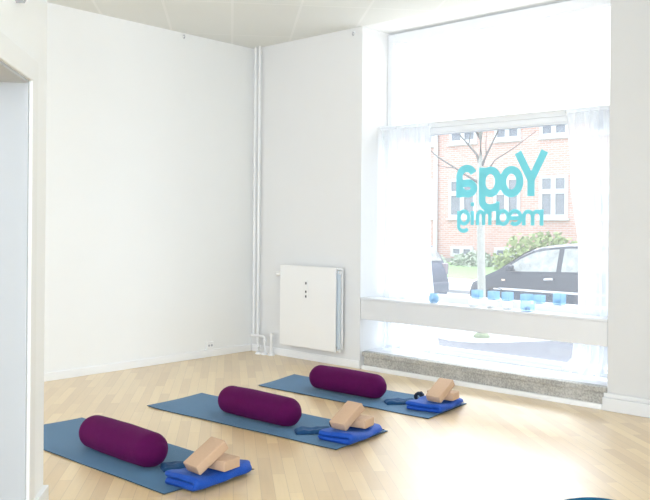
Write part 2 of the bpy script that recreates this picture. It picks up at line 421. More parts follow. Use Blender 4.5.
tag(b.build('curtain_rod', M['frame'], smooth=40), 'thin white rod across the window carrying the sheer curtains', 'curtain rod')

# ------------------------------------------------------------------ candle holders
def votive(x, y, z, s, h, mglass, mwax, label, group=None, round_=False):
    r = empty('candle_holder', (x, y, z), random.uniform(-0.15, 0.15)); tag(r, label, 'candle holder', group)
    mb = MB()
    if round_:
        mb.lathe([(0, 0), (s*0.38, 0), (s*0.5, h*0.25), (s*0.52, h*0.55), (s*0.42, h), (s*0.36, h), (s*0.44, h*0.55), (s*0.42, h*0.25), (s*0.3, 0.012), (0, 0.012)], n=28)
    else:
        t = 0.006; q = s/2
        mb.box((-q, -q, 0), (q, q, 0.012), 0.002)
        mb.box((-q, -q, 0.012), (q, -q+t, h), 0.001); mb.box((-q, q-t, 0.012), (q, q, h), 0.001)
        mb.box((-q, -q+t, 0.012), (-q+t, q-t, h), 0.001); mb.box((q-t, -q+t, 0.012), (q, q-t, h), 0.001)
    mb.build('glass_cup', mglass, r, smooth=40)
    mb = MB(); mb.lathe([(0, 0.013), (s*0.27, 0.013), (s*0.27, h*0.42), (s*0.24, h*0.45), (0, h*0.44)], n=20)
    c = mb.build('candle', mwax, r, smooth=40)
    mb = MB(); mb.tube([(0, 0, h*0.43), (0.001, 0, h*0.6)], 0.0015, 6); mb.build('wick', M['dark'], c)
zl = 0.48+0.212
for x, lab in [(2.775, 'small white candle holder on the ledge, nearest the tree trunk'), (2.955, 'small white candle holder on the ledge, second of the three white ones'), (3.105, 'small white candle holder on the ledge beside the clear glass cube')]:
    votive(x, 0.07, zl, 0.062, 0.062, M['votive_white'], M['wax'], lab, 'white candle holders on the ledge')
votive(3.295, 0.065, zl, 0.085, 0.085, M['votive_clear'], M['wax_dark'], 'clear glass cube candle holder on the ledge with a dark candle inside')
votive(2.355, 0.075, zl, 0.085, 0.085, M['votive_blue'], M['wax_dark'], 'round blue glass candle holder on the ledge beside the left curtain', round_=True)
for x, h, mw, lab in [(2.62, 0.075, 'wax_dark', 'blue glass candle holder leftmost on the window rail, left of the tree trunk'), (2.79, 0.075, 'wax', 'blue glass candle holder on the window rail just right of the tree trunk'), (2.93, 0.075, 'wax', 'blue glass candle holder on the window rail, third from the left'),
              (3.115, 0.07, 'wax', 'blue glass candle holder on the window rail behind the clear cube'), (3.235, 0.07, 'wax', 'blue glass candle holder on the window rail, second from the right curtain'), (3.42, 0.095, 'wax_dark', 'blue glass candle holder with dark candle on the rail beside right curtain')]:
    votive(x, 0.38, 0.732, 0.078, h, M['votive_blue'], M[mw], lab, 'blue candle holders on the window rail')

# ------------------------------------------------------------------ radiator and pipes
rad = empty('panel_radiator', (0.95, -0.06, 0.145)); tag(rad, 'white flat panel radiator on the wall left of the window', 'radiator')
rx, ry, rz = rad.location
RX0, RX1, RZ0, RZ1 = 0.567, 1.340, 0.145, 0.97
def rbox(mb, a, bb, bev=0.004): mb.box((a[0]-rx, a[1]-ry, a[2]-rz), (bb[0]-rx, bb[1]-ry, bb[2]-rz), bev)
b = MB(); rbox(b, (RX0, -0.125, RZ0), (RX1, -0.108, RZ1), 0.006); b.build('front_panel', M['rad'], rad)
b = MB(); rbox(b, (RX0+0.01, -0.045, RZ0+0.02), (RX1+0.02, -0.03, RZ1-0.012), 0.004); b.build('back_panel', M['rad'], rad)
b = MB()
for k in range(26):
    x = RX0+0.03+k*(RX1-RX0-0.05)/25
    rbox(b, (x, -0.108, RZ0+0.05), (x+0.006, -0.045, RZ1-0.05), 0)
b.build('convector_fins', M['rad_side'], rad)
b = MB(); rbox(b, (RX0, -0.108, RZ1-0.022), (RX1+0.01, -0.034, RZ1-0.006), 0.003); b.build('top_grille', M['rad'], rad)
b = MB(); rbox(b, (RX1+0.0, -0.098, RZ0+0.03), (RX1+0.006, -0.055, RZ1-0.03), 0.002); b.build('side_cover', M['rad_side'], rad)
for z in (RZ0+0.012, RZ1-0.05):
    b = MB(); b.tube([(RX1-0.03-rx, -0.075-ry, z-rz), (RX1+0.022-rx, -0.075-ry, z-rz)], 0.016, 14); b.build('end_plug', M['rad'], rad, smooth=40)
b = MB(); rbox(b, (0.935, -0.135, 0.645), (0.965, -0.1245, 0.83), 0.004); ht = b.build('heat_meter', M['rad'], rad)
for z in (0.80, 0.715, 0.668):
    b = MB(); rbox(b, (0.941, -0.1375, z-0.013), (0.959, -0.1345, z+0.010), 0.001); b.build('display', M['grey'] if z > 0.82 else M['dark'], ht)
b = MB(); b.tube([(0.545-rx, -0.075-ry, 0.87-rz), (0.515-rx, -0.075-ry, 0.87-rz)], 0.012, 12); b.tube([(0.525-rx, -0.075-ry, 0.87-rz), (0.505-rx, -0.095-ry, 0.87-rz), (0.49-rx, -0.115-ry, 0.87-rz)], [0.022, 0.026, 0.02], 14)
b.build('valve', M['rad'], rad, smooth=40)
for x in (0.70, 1.18):
    b = MB(); rbox(b, (x, -0.03, RZ0+0.1), (x+0.03, -0.0015, RZ1-0.1), 0.002); b.build('bracket', M['rad'], rad)

def pipe(label, pts, r, foot, collar=None):
    o = empty('heating_pipe', foot); tag(o, label, 'pipe')
    f = Vector(foot)
    mb = MB()
    # round the elbows a little
    P = [Vector(p) for p in pts]; Q = [P[0]]
    for a, c, d in zip(P[:-2], P[1:-1], P[2:]):
        k = min(0.03, (a-c).length*0.45, (d-c).length*0.45)
        u = (a-c).normalized()*k; v = (d-c).normalized()*k
        for t in (0, 0.25, 0.5, 0.75, 1): Q.append((c+u)*(1-t)**2 + c*2*t*(1-t) + (c+v)*t*t)
    Q.append(P[-1])
    mb.tube([q-f for q in Q], r, 14)
    mb.build('pipe_run', M['pipe'], o, smooth=50)
    mb = MB(); mb.lathe([(r, 0.028), (r+0.012, 0.024), (r+0.026, 0.006), (r+0.026, 0), (r, 0)], n=24); mb.build('floor_collar', M['pipe'], o, smooth=40)
    if collar:
        mb = MB(); mb.lathe([(r, 0), (r+0.005, 0), (r+0.005, 0.03), (r, 0.03)], n=18, off=Vector(collar)-f); mb.build('joint', M['pipe'], o, smooth=40)
    return o
pipe('left white heating riser pipe in the corner, bending right near the floor', [(0.085, -0.05, H), (0.085, -0.05, 0.19), (0.085, -0.086, 0.19), (0.30, -0.086, 0.19), (0.30, -0.086, 0.0)], 0.013, (0.30, -0.086, 0), (0.30, -0.086, 0.13))
pipe('right white heating riser pipe in the corner beside the other riser', [(0.15, -0.05, H), (0.15, -0.05, 0.105), (0.222, -0.10, 0.105), (0.222, -0.10, 0.0)], 0.013, (0.222, -0.10, 0), None)
pipe('short white pipe stub rising from the floor below the radiator', [(0.385, -0.07, 0.235), (0.385, -0.07, 0.0)], 0.014, (0.385, -0.07, 0), (0.385, -0.07, 0.20))

# wall socket and hooks
s = empty('wall_socket', (0, -0.59, 0.075)); tag(s, 'small white double socket low on the left wall near the corner', 'socket')
b = MB(); b.box((0, -0.045, 0), (0.014, 0.045, 0.085), 0.004); b.build('face_plate', M['trim'], s)
for y in (-0.018, 0.018):
    b = MB(); b.lathe([(0.012, 0.0), (0.012, 0.002), (0, 0.002)], axis='x', n=14, off=(0.014, y, 0.045)); b.build('outlet', M['grey'], s)
def hook(name_label, loc, nrm):
    h = empty('wall_hook', loc); tag(h, name_label, 'hook')
    n = Vector(nrm); t = Vector((-n.y, n.x, 0))
    mb = MB(); mb.tube([(0, 0, 0), n*0.012], 0.012, 12); mb.build('base_plate', M['trim'], h)
    mb = MB(); mb.tube([n*0.012, n*0.03, n*0.034+Vector((0, 0, -0.018)), n*0.026+Vector((0, 0, -0.032)), n*0.014+Vector((0, 0, -0.026))], 0.005, 8); mb.build('hook_arm', M['grey'], h, smooth=True)
hook('tiny grey hook under the ceiling on the left wall', (0, -0.97, 3.285), (1, 0, 0))
hook('tiny grey hook under the ceiling beside the window recess', (1.45, 0, 3.265), (0, -1, 0))

# ------------------------------------------------------------------ angled door wall in the near left
E = Vector((2.90, -3.99, 0)); D = Vector((0.758, -0.653, 0)).normalized(); N = Vector((D.y, -D.x, 0))   # D runs back past the camera, N away from the room
if N.x > 0: N = -N
pw = empty('wall_near', E); pw['kind'] = 'structure'
ang = math.atan2(D.y, D.x); pw.rotation_euler = (0, 0, ang)
sgn = 1 if N.dot(Vector((-D.y, D.x, 0))) > 0 else -1
T = 0.22*sgn
def pbox(mb, d0, d1, n0, n1, z0, z1, bev=0):
    a, c = sorted((n0, n1)); mb.box((d0, a, z0), (d1, c, z1), bev)
O0, O1, OH = 0.335, 1.255, 2.02
b = MB(); pbox(b, 0, O0, 0, T, 0, H); pbox(b, O1, 4.6, 0, T, 0, H); pbox(b, O0, O1, 0, T, OH, H); struct(b.build('wall_near_face', M['near'], pw))
dr = empty('door_1', (0, 0, 0)); dr.parent = pw; dr['kind'] = 'structure'
b = MB()
c = 0.10
pbox(b, O0-c, O0, -0.016*sgn, 0, 0, OH+c, 0.004); pbox(b, O1, O1+c, -0.016*sgn, 0, 0, OH+c, 0.004); pbox(b, O0-c, O1+c, -0.017*sgn, 0, OH, OH+c, 0.004)
b.build('door_casing', M['trim'], dr)
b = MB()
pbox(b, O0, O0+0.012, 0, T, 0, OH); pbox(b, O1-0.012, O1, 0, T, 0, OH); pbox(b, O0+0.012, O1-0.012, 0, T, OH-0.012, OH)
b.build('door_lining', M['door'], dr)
b = MB(); pbox(b, -0.022, O0-c, -0.022*sgn, T, 0, 0.12, 0.005); struct(b.build('baseboard_near', M['trim'], pw))
sn = empty('alarm_sensor', E + D*0.56 + Vector((0, 0, 2.312)), ang); tag(sn, 'small grey sensor box high on the near white wall above the doorway', 'sensor')
b = MB(); b.prism([(-0.05, 0.10), (0.05, 0.10), (0.05, 0.02), (0.0, -0.01), (-0.05, 0.03)], 0, -0.035*sgn); b.build('housing', M['grey'], sn)
b = MB(); b.lathe([(0.018, 0), (0.014, -0.008*sgn), (0, -0.01*sgn)], axis='y', n=16, off=(0, -0.035*sgn, 0.05)); b.build('lens', M['frame'], sn)

# ------------------------------------------------------------------ yoga mats and what lies on them
def make_mat(label, A, C, B, Dp, seed):
    """A far-left, B far-right... corners in plan; small waviness of the free edge"""
    rnd = random.Random(seed)
    cx = sum(p[0] for p in (A, B, C, Dp))/4; cy = sum(p[1] for p in (A, B, C, Dp))/4
    o = empty('yoga_mat', (cx, cy, 0)); tag(o, label, 'yoga mat', 'yoga mats laid out in a row')
    nu, nv = 60, 20
    def surf(h, lift):
        g = []; 
        for i in range(nu+1):
            row = []
            for j in range(nv+1):
                u, v = i/nu, j/nv
                p = (Vector(A)*(1-u)+Vector(C)*u)*(1-v) + (Vector(B)*(1-u)+Vector(Dp)*u)*v
                z = h
                e = max(0, 0.10-u)/0.10
                z += lift*(0.005*e*e*(0.5+0.5*math.sin(v*5+seed)) )
                z += 0.0012*(1+math.sin(u*17+v*3+seed))*lift
                row.append((p.x-cx, p.y-cy, z))
            g.append(row)
        return g
    top = surf(0.0065, 1); bot = surf(0.0012, 1)
    mb = MB(); V = [[mb.bm.verts.new(p) for p in r] for r in top]
    for i in range(nu):
        for j in range(nv): mb.bm.faces.new([V[i][j], V[i+1][j], V[i+1][j+1], V[i][j+1]])
    mb.build('top_surface', M['mat'], o, smooth=True)
    mb = MB(); V = [[mb.bm.verts.new((p[0], p[1], p[2]-0.0004)) for p in r] for r in top]; Wb = [[mb.bm.verts.new(p) for p in r] for r in bot]
    for i in range(nu):
        for j in range(nv): mb.bm.faces.new([Wb[i][j], Wb[i][j+1], Wb[i+1][j+1], Wb[i+1][j]])
    for i in range(nu):
        mb.bm.faces.new([V[i][0], Wb[i][0], Wb[i+1][0], V[i+1][0]]); mb.bm.faces.new([V[i][nv], V[i+1][nv], Wb[i+1][nv], Wb[i][nv]])
    for j in range(nv):
        mb.bm.faces.new([V[0][j], V[0][j+1], Wb[0][j+1], Wb[0][j]]); mb.bm.faces.new([V[nu][j], Wb[nu][j], Wb[nu][j+1], V[nu][j+1]])
    mb.build('underside', M['mat_edge'], o)
make_mat('blue yoga mat nearest the doorway wall, frontmost of the three', (1.40, -3.50), (3.135, -3.45), (1.41, -2.90), (3.14, -2.86), 1)
make_mat('blue yoga mat between the front and back mats', (1.443, -2.372), (3.235, -2.235), (1.370, -1.79), (3.19, -1.66), 2)
make_mat('blue yoga mat nearest the radiator and window, hindmost of the three', (1.465, -1.25), (3.19, -1.19), (1.345, -0.69), (3.12, -0.575), 3)

def make_bolster(label, x, y, rz, seed, L=0.725, R=0.102):
    o = empty('yoga_bolster', (x, y, 0.008), rz); tag(o, label, 'bolster', 'plum bolsters on the mats')
    n, m = 56, 60
    e = 0.085                                  # end rounding
    def shape(h, ang):
        t = max(0, abs(h)-(L/2-e))/e
        r = R*(1-t**2.6*0.42) if t <= 1 else R*0.58
        r *= 1 + 0.02*math.cos(2*PI*h/L)
        y_, z_ = r*math.cos(ang), r*math.sin(ang)
        q = Vector((h*6+seed*3.1, y_*9, z_*9))
        d = 1 + 0.022*noise.noise(q) + 0.008*noise.noise(q*3.1)
        y_ *= d*1.04; z_ *= d
        zz = z_ + R*0.93
        if zz < 0.012: zz = 0.012 - (0.012-zz)*0.12     # sits flat under its weight
        return (h, y_, max(zz, 0.0))
    mb = MB(); rings = []
    hs = [(-L/2 + e*(1-math.cos(PI/2*k/10))) for k in range(11)] + [(-L/2+e + (L-2*e)*k/(m-20)) for k in range(1, m-20)] + [(L/2 - e*(1-math.cos(PI/2*k/10))) for k in range(10, -1, -1)]
    for h in hs: rings.append([mb.bm.verts.new(shape(h, 2*PI*k/n)) for k in range(n)])
    for a, c in zip(rings[:-1], rings[1:]):
        for k in range(n): mb.bm.faces.new([a[k], a[(k+1) % n], c[(k+1) % n], c[k]])
    mb.build('cover', M['bolster'], o, smooth=True)
    for sg in (-1, 1):
        mb = MB(); rr = []
        base = [Vector(shape(sg*L/2, 2*PI*k/n)) for k in range(n)]
        ctr = sum(base, Vector())/n
        for f, b_ in ((1, 0), (0.9, 0.008), (0.7, 0.016), (0.4, 0.021), (0.15, 0.022)):
            rr.append([mb.bm.verts.new(ctr + (p-ctr)*f + Vector((sg*b_, 0, 0))) for p in base])
        for a, c in zip(rr[:-1], rr[1:]):
            for k in range(n): mb.bm.faces.new([a[k], a[(k+1) % n], c[(k+1) % n], c[k]])
        mb.bm.faces.new(rr[-1])
        mb.build('end_panel', M['bolster'], o, smooth=True)
    return o
make_bolster('plum velvet bolster on the front mat', 2.42, -3.235, math.radians(0), 1)
make_bolster('plum velvet bolster on the middle mat', 2.335, -2.055, math.radians(1), 2)
make_bolster('plum velvet bolster on the back mat, in front of the radiator', 2.215, -0.96, math.radians(1), 3)

def make_blanket(label, x, y, rz, seed, Wd=0.27, Ln=0.47, Ht=0.078, layers=2):
    o = empty('folded_blanket', (x, y, 0.0), rz); tag(o, label, 'blanket', 'folded blue blankets')
    rnd = random.Random(seed)
    th = Ht/layers
    # centre line of the folded sheet in the cross section (x, z): zig-zag with round folds
    path = []
    hw = Wd/2
    for k in range(layers):
        z = th*(k+0.5)
        right = (k % 2 == 0)
        xs = [(-hw+0.03), (hw-0.03)] if right else [(hw-0.03), (-hw+0.03)]
        for i in range(11): path.append((xs[0]+(xs[1]-xs[0])*i/10, z))
        if k < layers-1:
            cx = xs[1]; sg = 1 if right else -1
            for i in range(1, 8):
                a = -PI/2+PI*i/8
                path.append((cx+sg*0.028*math.cos(a), z+th/2+th/2*math.sin(a)))
    n = len(path); w_ = th*0.47
    L_, R_ = [], []
    for i in range(n):
        p0 = Vector(path[max(0, i-1)]); p1 = Vector(path[min(n-1, i+1)]); d = (p1-p0).normalized(); q = Vector((-d.y, d.x))*w_
        L_.append(Vector(path[i])+q); R_.append(Vector(path[i])-q)
    capE = []; 
    pE = Vector(path[-1]); dE = (Vector(path[-1])-Vector(path[-2])).normalized(); qE = Vector((-dE.y, dE.x))
    for i in range(1, 5):
        a = PI*i/5; capE.append(pE + qE*w_*math.cos(a) + dE*w_*0.9*math.sin(a))
    pS = Vector(path[0]); dS = (Vector(path[0])-Vector(path[1])).normalized(); qS = Vector((-dS.y, dS.x))
    capS = []
    for i in range(1, 5):
        a = PI*i/5; capS.append(pS + qS*w_*math.cos(a) + dS*w_*0.9*math.sin(a))
    loop = L_ + capE + R_[::-1] + capS
    ns = 34; mb = MB(); rings = []
    for s_ in range(ns+1):
        u = s_/ns; yy = -Ln/2 + Ln*u
        e = min(u, 1-u)*ns
        ring = []
        for p in loop:
            ce = 0.0
            px_, pz_ = p.x, p.y
            nz = noise.noise(Vector((px_*7+seed, yy*7, pz_*22)))
            nz2 = noise.noise(Vector((px_*3+seed*2, yy*5, 3.3)))
            k = (pz_/Ht)
            zz = pz_ + 0.009*nz*k + 0.018*nz2*k - 0.012*k*max(0, (u-0.7)/0.3) - 0.008*k*math.exp(-((u-0.5)*4)**2)
            xx = px_*(1-0.10*max(0, (u-0.75)/0.25)**2-0.05*max(0, (0.12-u)/0.12)**2) + 0.016*noise.noise(Vector((yy*8, pz_*30, seed))) 
            shift = 0.012*noise.noise(Vector((pz_*40, seed, px_*5)))*(1 if e < 3 else 0.2)
            ring.append(mb.bm.verts.new((xx, yy+shift, max(0.0085, zz+0.009))))
        rings.append(ring)
    m_ = len(loop)
    for a, c in zip(rings[:-1], rings[1:]):
        for k in range(m_): mb.bm.faces.new([a[k], a[(k+1) % m_], c[(k+1) % m_], c[k]])
    # rounded closing of each end, sheet by sheet
    for ring, sg in ((rings[0], -1), (rings[-1], 1)):
        Lr = ring[:n]; Rr = ring[n+4:n+4+n][::-1]
        mid = [mb.bm.verts.new(((a.co+c_.co)/2 + Vector((0, sg*w_*0.75, 0)))) for a, c_ in zip(Lr, Rr)]
        for i in range(n-1):
            mb.bm.faces.new([Lr[i], Lr[i+1], mid[i+1], mid[i]]); mb.bm.faces.new([mid[i], mid[i+1], Rr[i+1], Rr[i]])
        ce = ring[n:n+4]; cs = ring[n+4+n:]
        chainE = [Lr[-1]] + ce + [Rr[-1]]; chainS = [Rr[0]] + cs + [Lr[0]]
        for i in range(5):
            mb.bm.faces.new([chainE[i], chainE[i+1], mid[-1]]); mb.bm.faces.new([chainS[i], chainS[i+1], mid[0]])
    mb.build('fleece', M['blanket'], o, smooth=True)
    # care label sewn in a corner
    mb = MB(); mb.box((hw-0.03, Ln/2+0.006, 0.02), (hw-0.005, Ln/2+0.03, 0.022), 0.0005); mb.build('corner_tag', M['navy_dark'], o)
    return o

def make_block(label, loc, rot, group, size=(0.215, 0.125, 0.056)):
    o = None
    mb = MB(); a, c, h = size
    mb.box((-a/2, -c/2, 0), (a/2, c/2, h), 0.005, 3)
    o = mb.build('yoga_block', M['block'], None, smooth=35)
    o.location = loc; o.rotation_euler = rot
    tag(o, label, 'yoga block', group)
    return o

def make_eye_pillow(label, loc, rz, seed, L=0.25, Wd=0.13, T=0.026, bend=0.0):
    o = empty('eye_pillow', loc, rz); tag(o, label, 'eye pillow', 'navy eye pillows')
    mb = MB(); nu, nv = 30, 14; up, dn = [], []
    for i in range(nu+1):
        ru, rd = [], []
        for j in range(nv+1):
            u = i/nu*2-1; v = j/nv*2-1
            f = ((1-u**6)*(1-v**4))**0.4
            f *= 0.8+0.5*noise.noise(Vector((u*2.2+seed, v*1.3, 1.7)))
            crease = 1-0.12*math.exp(-((u-0.15)*5)**2)
            z = T*f*crease
            x = u*L/2*(1-0.03*v*v); y = v*Wd/2*(1-0.05*u*u) + bend*u*u
            ru.append((x, y, z+0.004)); rd.append((x, y, 0.0))
        up.append(ru); dn.append(rd)
    for g, fl in ((up, False), (dn, True)):
        V = [[mb.bm.verts.new(p) for p in r] for r in g]
        for i in range(nu):
            for j in range(nv):
                q = [V[i][j], V[i+1][j], V[i+1][j+1], V[i][j+1]]
                mb.bm.faces.new(q[::-1] if fl else q)
    bmesh.ops.remove_doubles(mb.bm, verts=mb.bm.verts, dist=0.0042)
    mb.build('pillow_bag', M['navy'], o, smooth=True)
    return o

def make_strap(label, loc, rz, seed, turns=3.2, R=0.034, wd=0.038):
    o = empty('yoga_strap', loc, rz); tag(o, label, 'strap', 'rolled navy straps')
    mb = MB(); prev = None; n = 90
    for i in range(n+1):
        a = 2*PI*turns*i/n; r = 0.010 + (R-0.010)*i/n
        c_, s_ = math.cos(a), math.sin(a)
        row = [mb.bm.verts.new((r_*c_, yy, R + r_*s_)) for r_, yy in ((r, -wd/2), (r+0.0062, -wd/2), (r+0.0062, wd/2), (r, wd/2))]
        if prev:
            for k in range(4): mb.bm.faces.new([prev[k], prev[(k+1) % 4], row[(k+1) % 4], row[k]])
        prev = row
    mb.build('webbing', M['navy_dark'], o, smooth=40)
    mb = MB(); mb.box((R-0.002, -wd/2-0.003, R-0.02), (R+0.006, wd/2+0.003, R+0.02), 0.002); mb.build('buckle', M['navy_dark'], o)
    return o

LABS = ['front', 'middle', 'back']
#        blanket (x, y, rot)              leaning block offsets etc. are in the blanket's frame
SETS = [dict(bl=(3.100, -3.135, 0.10, 0.26, 0.42), b1=(0.028, -0.135), b2=(0.045, 0.028), ep=(2.845, -3.11, 1.15)),
        dict(bl=(3.090, -1.940, 0.16, 0.28, 0.40), b1=(-0.005, -0.125), b2=(0.022, 0.037), ep=(2.852, -2.035, 0.9)),
        dict(bl=(3.005, -0.850, 0.16, 0.31, 0.40), b1=(0.062, -0.130), b2=(0.06, 0.032), ep=(2.745, -0.93, 0.9))]
for i, S in enumerate(SETS):
    nm = LABS[i]
    x, y, rz, wd, ln = S['bl']
    make_blanket('folded royal blue blanket under two blocks on the %s mat' % nm, x, y, rz, 11+i*5, wd, ln, 0.066, 2)
    def loc(dx, dy, dz):
        c_, s_ = math.cos(rz), math.sin(rz)
        return (x+dx*c_-dy*s_, y+dx*s_+dy*c_, dz)
    zt = 0.075
    make_block('tan foam block lying flat on the blue blanket of the %s mat' % nm, loc(S['b2'][0], S['b2'][1], zt), (0, 0, rz+0.02), 'tan yoga blocks')
    # leaning block: long axis rises towards +Y
    th = math.radians(30)
    p = loc(S['b1'][0], S['b1'][1], zt-0.002)
    rotm = Matrix.Rotation(rz-0.16+PI/2, 4, 'Z') @ Matrix.Rotation(-th, 4, 'Y')
    o = make_block('tan foam block leaning on the flat block on the %s mat' % nm, (0, 0, 0), (0, 0, 0), 'tan yoga blocks')
    q = rotm @ Vector((0.1075, 0, 0))
    o.rotation_euler = rotm.to_euler(); o.location = (p[0]+q.x, p[1]+q.y, p[2]+q.z)
    ex_, ey_, er = S['ep']
    make_eye_pillow('navy eye pillow beside the blanket on the %s mat' % nm, (ex_, ey_, 0.0085), er, i*2.3)
    if i:
        make_strap('rolled dark navy strap beside the leaning block on the %s mat' % nm, (x-0.205, y+0.085, 0.0085), 0.4, i)

# round cushion at the bottom edge of the picture
z = empty('floor_cushion', (5.02, -2.45, 0.0)); tag(z, 'round petrol blue floor cushion, only its top edge showing at the bottom right', 'cushion')
mb = MB(); Rz, Hz = 0.235, 0.13
prof = [(0, 0), (Rz*0.85, 0), (Rz*0.97, 0.02), (Rz, 0.055), (Rz*0.99, 0.085), (Rz*0.93, 0.112), (Rz*0.8, 0.125), (Rz*0.4, Hz), (0, Hz+0.002)]
mb.lathe(prof, n=64); mb.build('cushion_cover', M['zafu'], z, smooth=True)
mb = MB(); ring = [(Rz*0.96*math.cos(2*PI*k/64), Rz*0.96*math.sin(2*PI*k/64), 0.105) for k in range(65)]
mb.tube(ring, 0.005, 8, cap=False); mb.build('piping', M['zafu'], z, smooth=True)

# ------------------------------------------------------------------ the street
GZ = -0.45
b = MB(); b.box((-30, 0.5, GZ-0.3), (20, 6.4, GZ)); struct(b.build('near_pavement', M['pave']))
b = MB(); b.box((-45, 6.4, GZ-0.3), (25, 12.6, GZ-0.02)); struct(b.build('road', M['road']))
b = MB(); b.prism([(-14, 5.1), (-2.2, 5.1), (-1.07, 4.98), (-0.85, 4.87), (-0.55, 4.75), (-0.32, 4.80), (-0.06, 4.92), (0.18, 5.25), (0.40, 5.62), (0.62, 5.95), (0.7, 6.38), (-14, 6.38)], GZ-0.05, GZ+0.012, axis='z'); struct(b.build('gravel_bed', M['road']))
b = MB(); b.box((-45, 12.6, GZ-0.3), (25, 12.8, GZ+0.06)); struct(b.build('kerb', M['kerb']))
b = MB(); b.box((-45, 12.8, GZ-0.3), (25, 17.0, GZ+0.02)); struct(b.build('far_pavement', M['farpave']))
b = MB()
nx, ny = 120, 10; g = []
for i in range(nx+1):
    row = []
    for j in range(ny+1):
        xx = -45+70*i/nx; yy = 17.0+5.2*j/ny
        row.append(b.bm.verts.new((xx, yy, GZ+0.02+0.28*j/ny+0.04*noise.noise(Vector((xx, yy, 0))))))
    g.append(row)
for i in range(nx):
    for j in range(ny): b.bm.faces.new([g[i][j], g[i+1][j], g[i+1][j+1], g[i][j+1]])
tag(b.build('lawn', M['grass'], smooth=True), 'strip of green lawn in front of the brick building', 'lawn', kind='stuff')

# brick building
bd = empty('brick_building', (-10, 22, GZ)); tag(bd, 'pale red brick building with white windows across the street', 'building')
bx, by, bz = bd.location
def bbox(mb, a, bb, bev=0): mb.box((a[0]-bx, a[1]-by, a[2]-bz), (bb[0]-bx, bb[1]-by, bb[2]-bz), bev)
b = MB(); bbox(b, (-45, 22.05, GZ), (14, 30, 8.6)); b.build('brick_wall', M['brick'], bd)
b = MB(); bbox(b, (-45, 21.98, GZ), (14, 22.06, 0.02)); b.build('plinth', M['plinth'], bd)
b = MB(); b.prism([(21.6-by, 8.6-bz), (30.4-by, 8.6-bz), (26-by, 12-bz)], -45-bx, 14-bx, axis='x'); b.build('roof', M['plinth'], bd)
b = MB(); b.tube([(-12.72-bx, 21.95-by, GZ-bz), (-12.72-bx, 21.95-by, 8.6-bz)], 0.09, 12); b.build('downpipe', M['wframe'], bd, smooth=50)
def house_window(x0, x1, z0, z1, rows):
    mb = MB(); f = 0.12
    bbox(mb, (x0, 21.99, z0), (x0+f, 22.08, z1)); bbox(mb, (x1-f, 21.99, z0), (x1, 22.08, z1))
    bbox(mb, (x0+f, 21.99, z1-f), (x1-f, 22.08, z1)); bbox(mb, (x0+f, 21.99, z0), (x1-f, 22.08, z0+f))
    xm = (x0+x1)/2; bbox(mb, (xm-0.09, 21.98, z0+f), (xm+0.09, 22.07, z1-f))
    if rows:
        zm = z0+(z1-z0)*0.62; bbox(mb, (x0+f, 21.975, zm-0.09), (x1-f, 22.065, zm+0.09))
        bbox(mb, (x0-0.06, 21.9, z0-0.09), (x1+0.06, 22.08, z0-0.005))
    o = mb.build('window', M['wframe'], bd)
    mb = MB(); bbox(mb, (x0+f*0.5, 22.03, z0+f*0.5), (x1-f*0.5, 22.045, z1-f*0.5)); mb.build('pane', M['pane'], o)
for xc, wd in [(-17.4, 1.15), (-15.4, 1.15), (-13.45, 1.15), (-11.45, 1.3), (-9.4, 1.15), (-7.43, 1.15), (-5.4, 1.15), (-3.4, 1.15), (-1.4, 1.15)]:
    house_window(xc-wd/2, xc+wd/2, 1.69, 3.30, True)
    house_window(xc-wd/2, xc+wd/2, 4.76, 6.4, True)
    house_window(xc-0.53, xc+0.53, 0.09, 0.52, False)

# street tree
tr = empty('street_tree', (0.135, 4.55, GZ)); tag(tr, 'bare young street tree with a slim grey trunk outside the window', 'tree')
def tp(x, z, dy=0): return (x-0.135, dy, z-GZ)
b = MB(); b.tube([tp(0.140, GZ), tp(0.137, 0.0), tp(0.115, 0.9), tp(0.092, 1.78), tp(0.095, 2.29), tp(0.085, 2.83), tp(0.10, 3.6), tp(0.05, 4.4), tp(0.08, 5.4)], [0.075, 0.062, 0.058, 0.052, 0.045, 0.036, 0.028, 0.02, 0.008], 14); b.build('trunk', M['bark'], tr, smooth=True)
BR = [([(0.09, 2.25), (0.03, 2.46), (-0.12, 2.62), (-0.26, 2.76), (-0.5, 3.1)], 0.024), ([(0.09, 2.02), (-0.15, 2.15), (-0.38, 2.28), (-0.72, 2.47), (-0.86, 2.57), (-1.3, 2.9)], 0.022),
      ([(0.10, 2.25), (0.19, 2.42), (0.37, 2.71), (0.6, 3.1)], 0.022), ([(0.09, 2.1), (0.20, 2.2), (0.34, 2.37), (0.65, 2.53), (1.0, 2.75)], 0.016),
      ([(0.085, 2.7), (-0.1, 2.95), (-0.3, 3.5)], 0.018), ([(0.09, 2.9), (0.3, 3.2), (0.45, 3.8)], 0.018), ([(-0.12, 2.62), (-0.1, 2.75), (-0.05, 3.0)], 0.010), ([(-0.38, 2.28), (-0.55, 2.30), (-0.8, 2.36)], 0.009), ([(0.19, 2.42), (0.20, 2.6), (0.24, 2.85)], 0.010)]
for k, (pts, r) in enumerate(BR):
    nb = len(pts); b = MB()
    b.tube([tp(p[0], p[1], 0.12*math.sin(k*2.1)*q/nb) for q, p in enumerate(pts)], [r*(1-0.75*q/(nb-1)) for q in range(nb)], 8); b.build('branch', M['twig'], tr, smooth=True)
b = MB(); b.lathe([(0.13, 0.12), (0.12, 0.19), (0.09, 0.22), (0, 0.23)], n=28); pit = b.build('tree_pit', M['soil'], tr)

tr.location = (-0.406, 5.44, -0.607); tr.scale = (1.085, 1.085, 1.085)

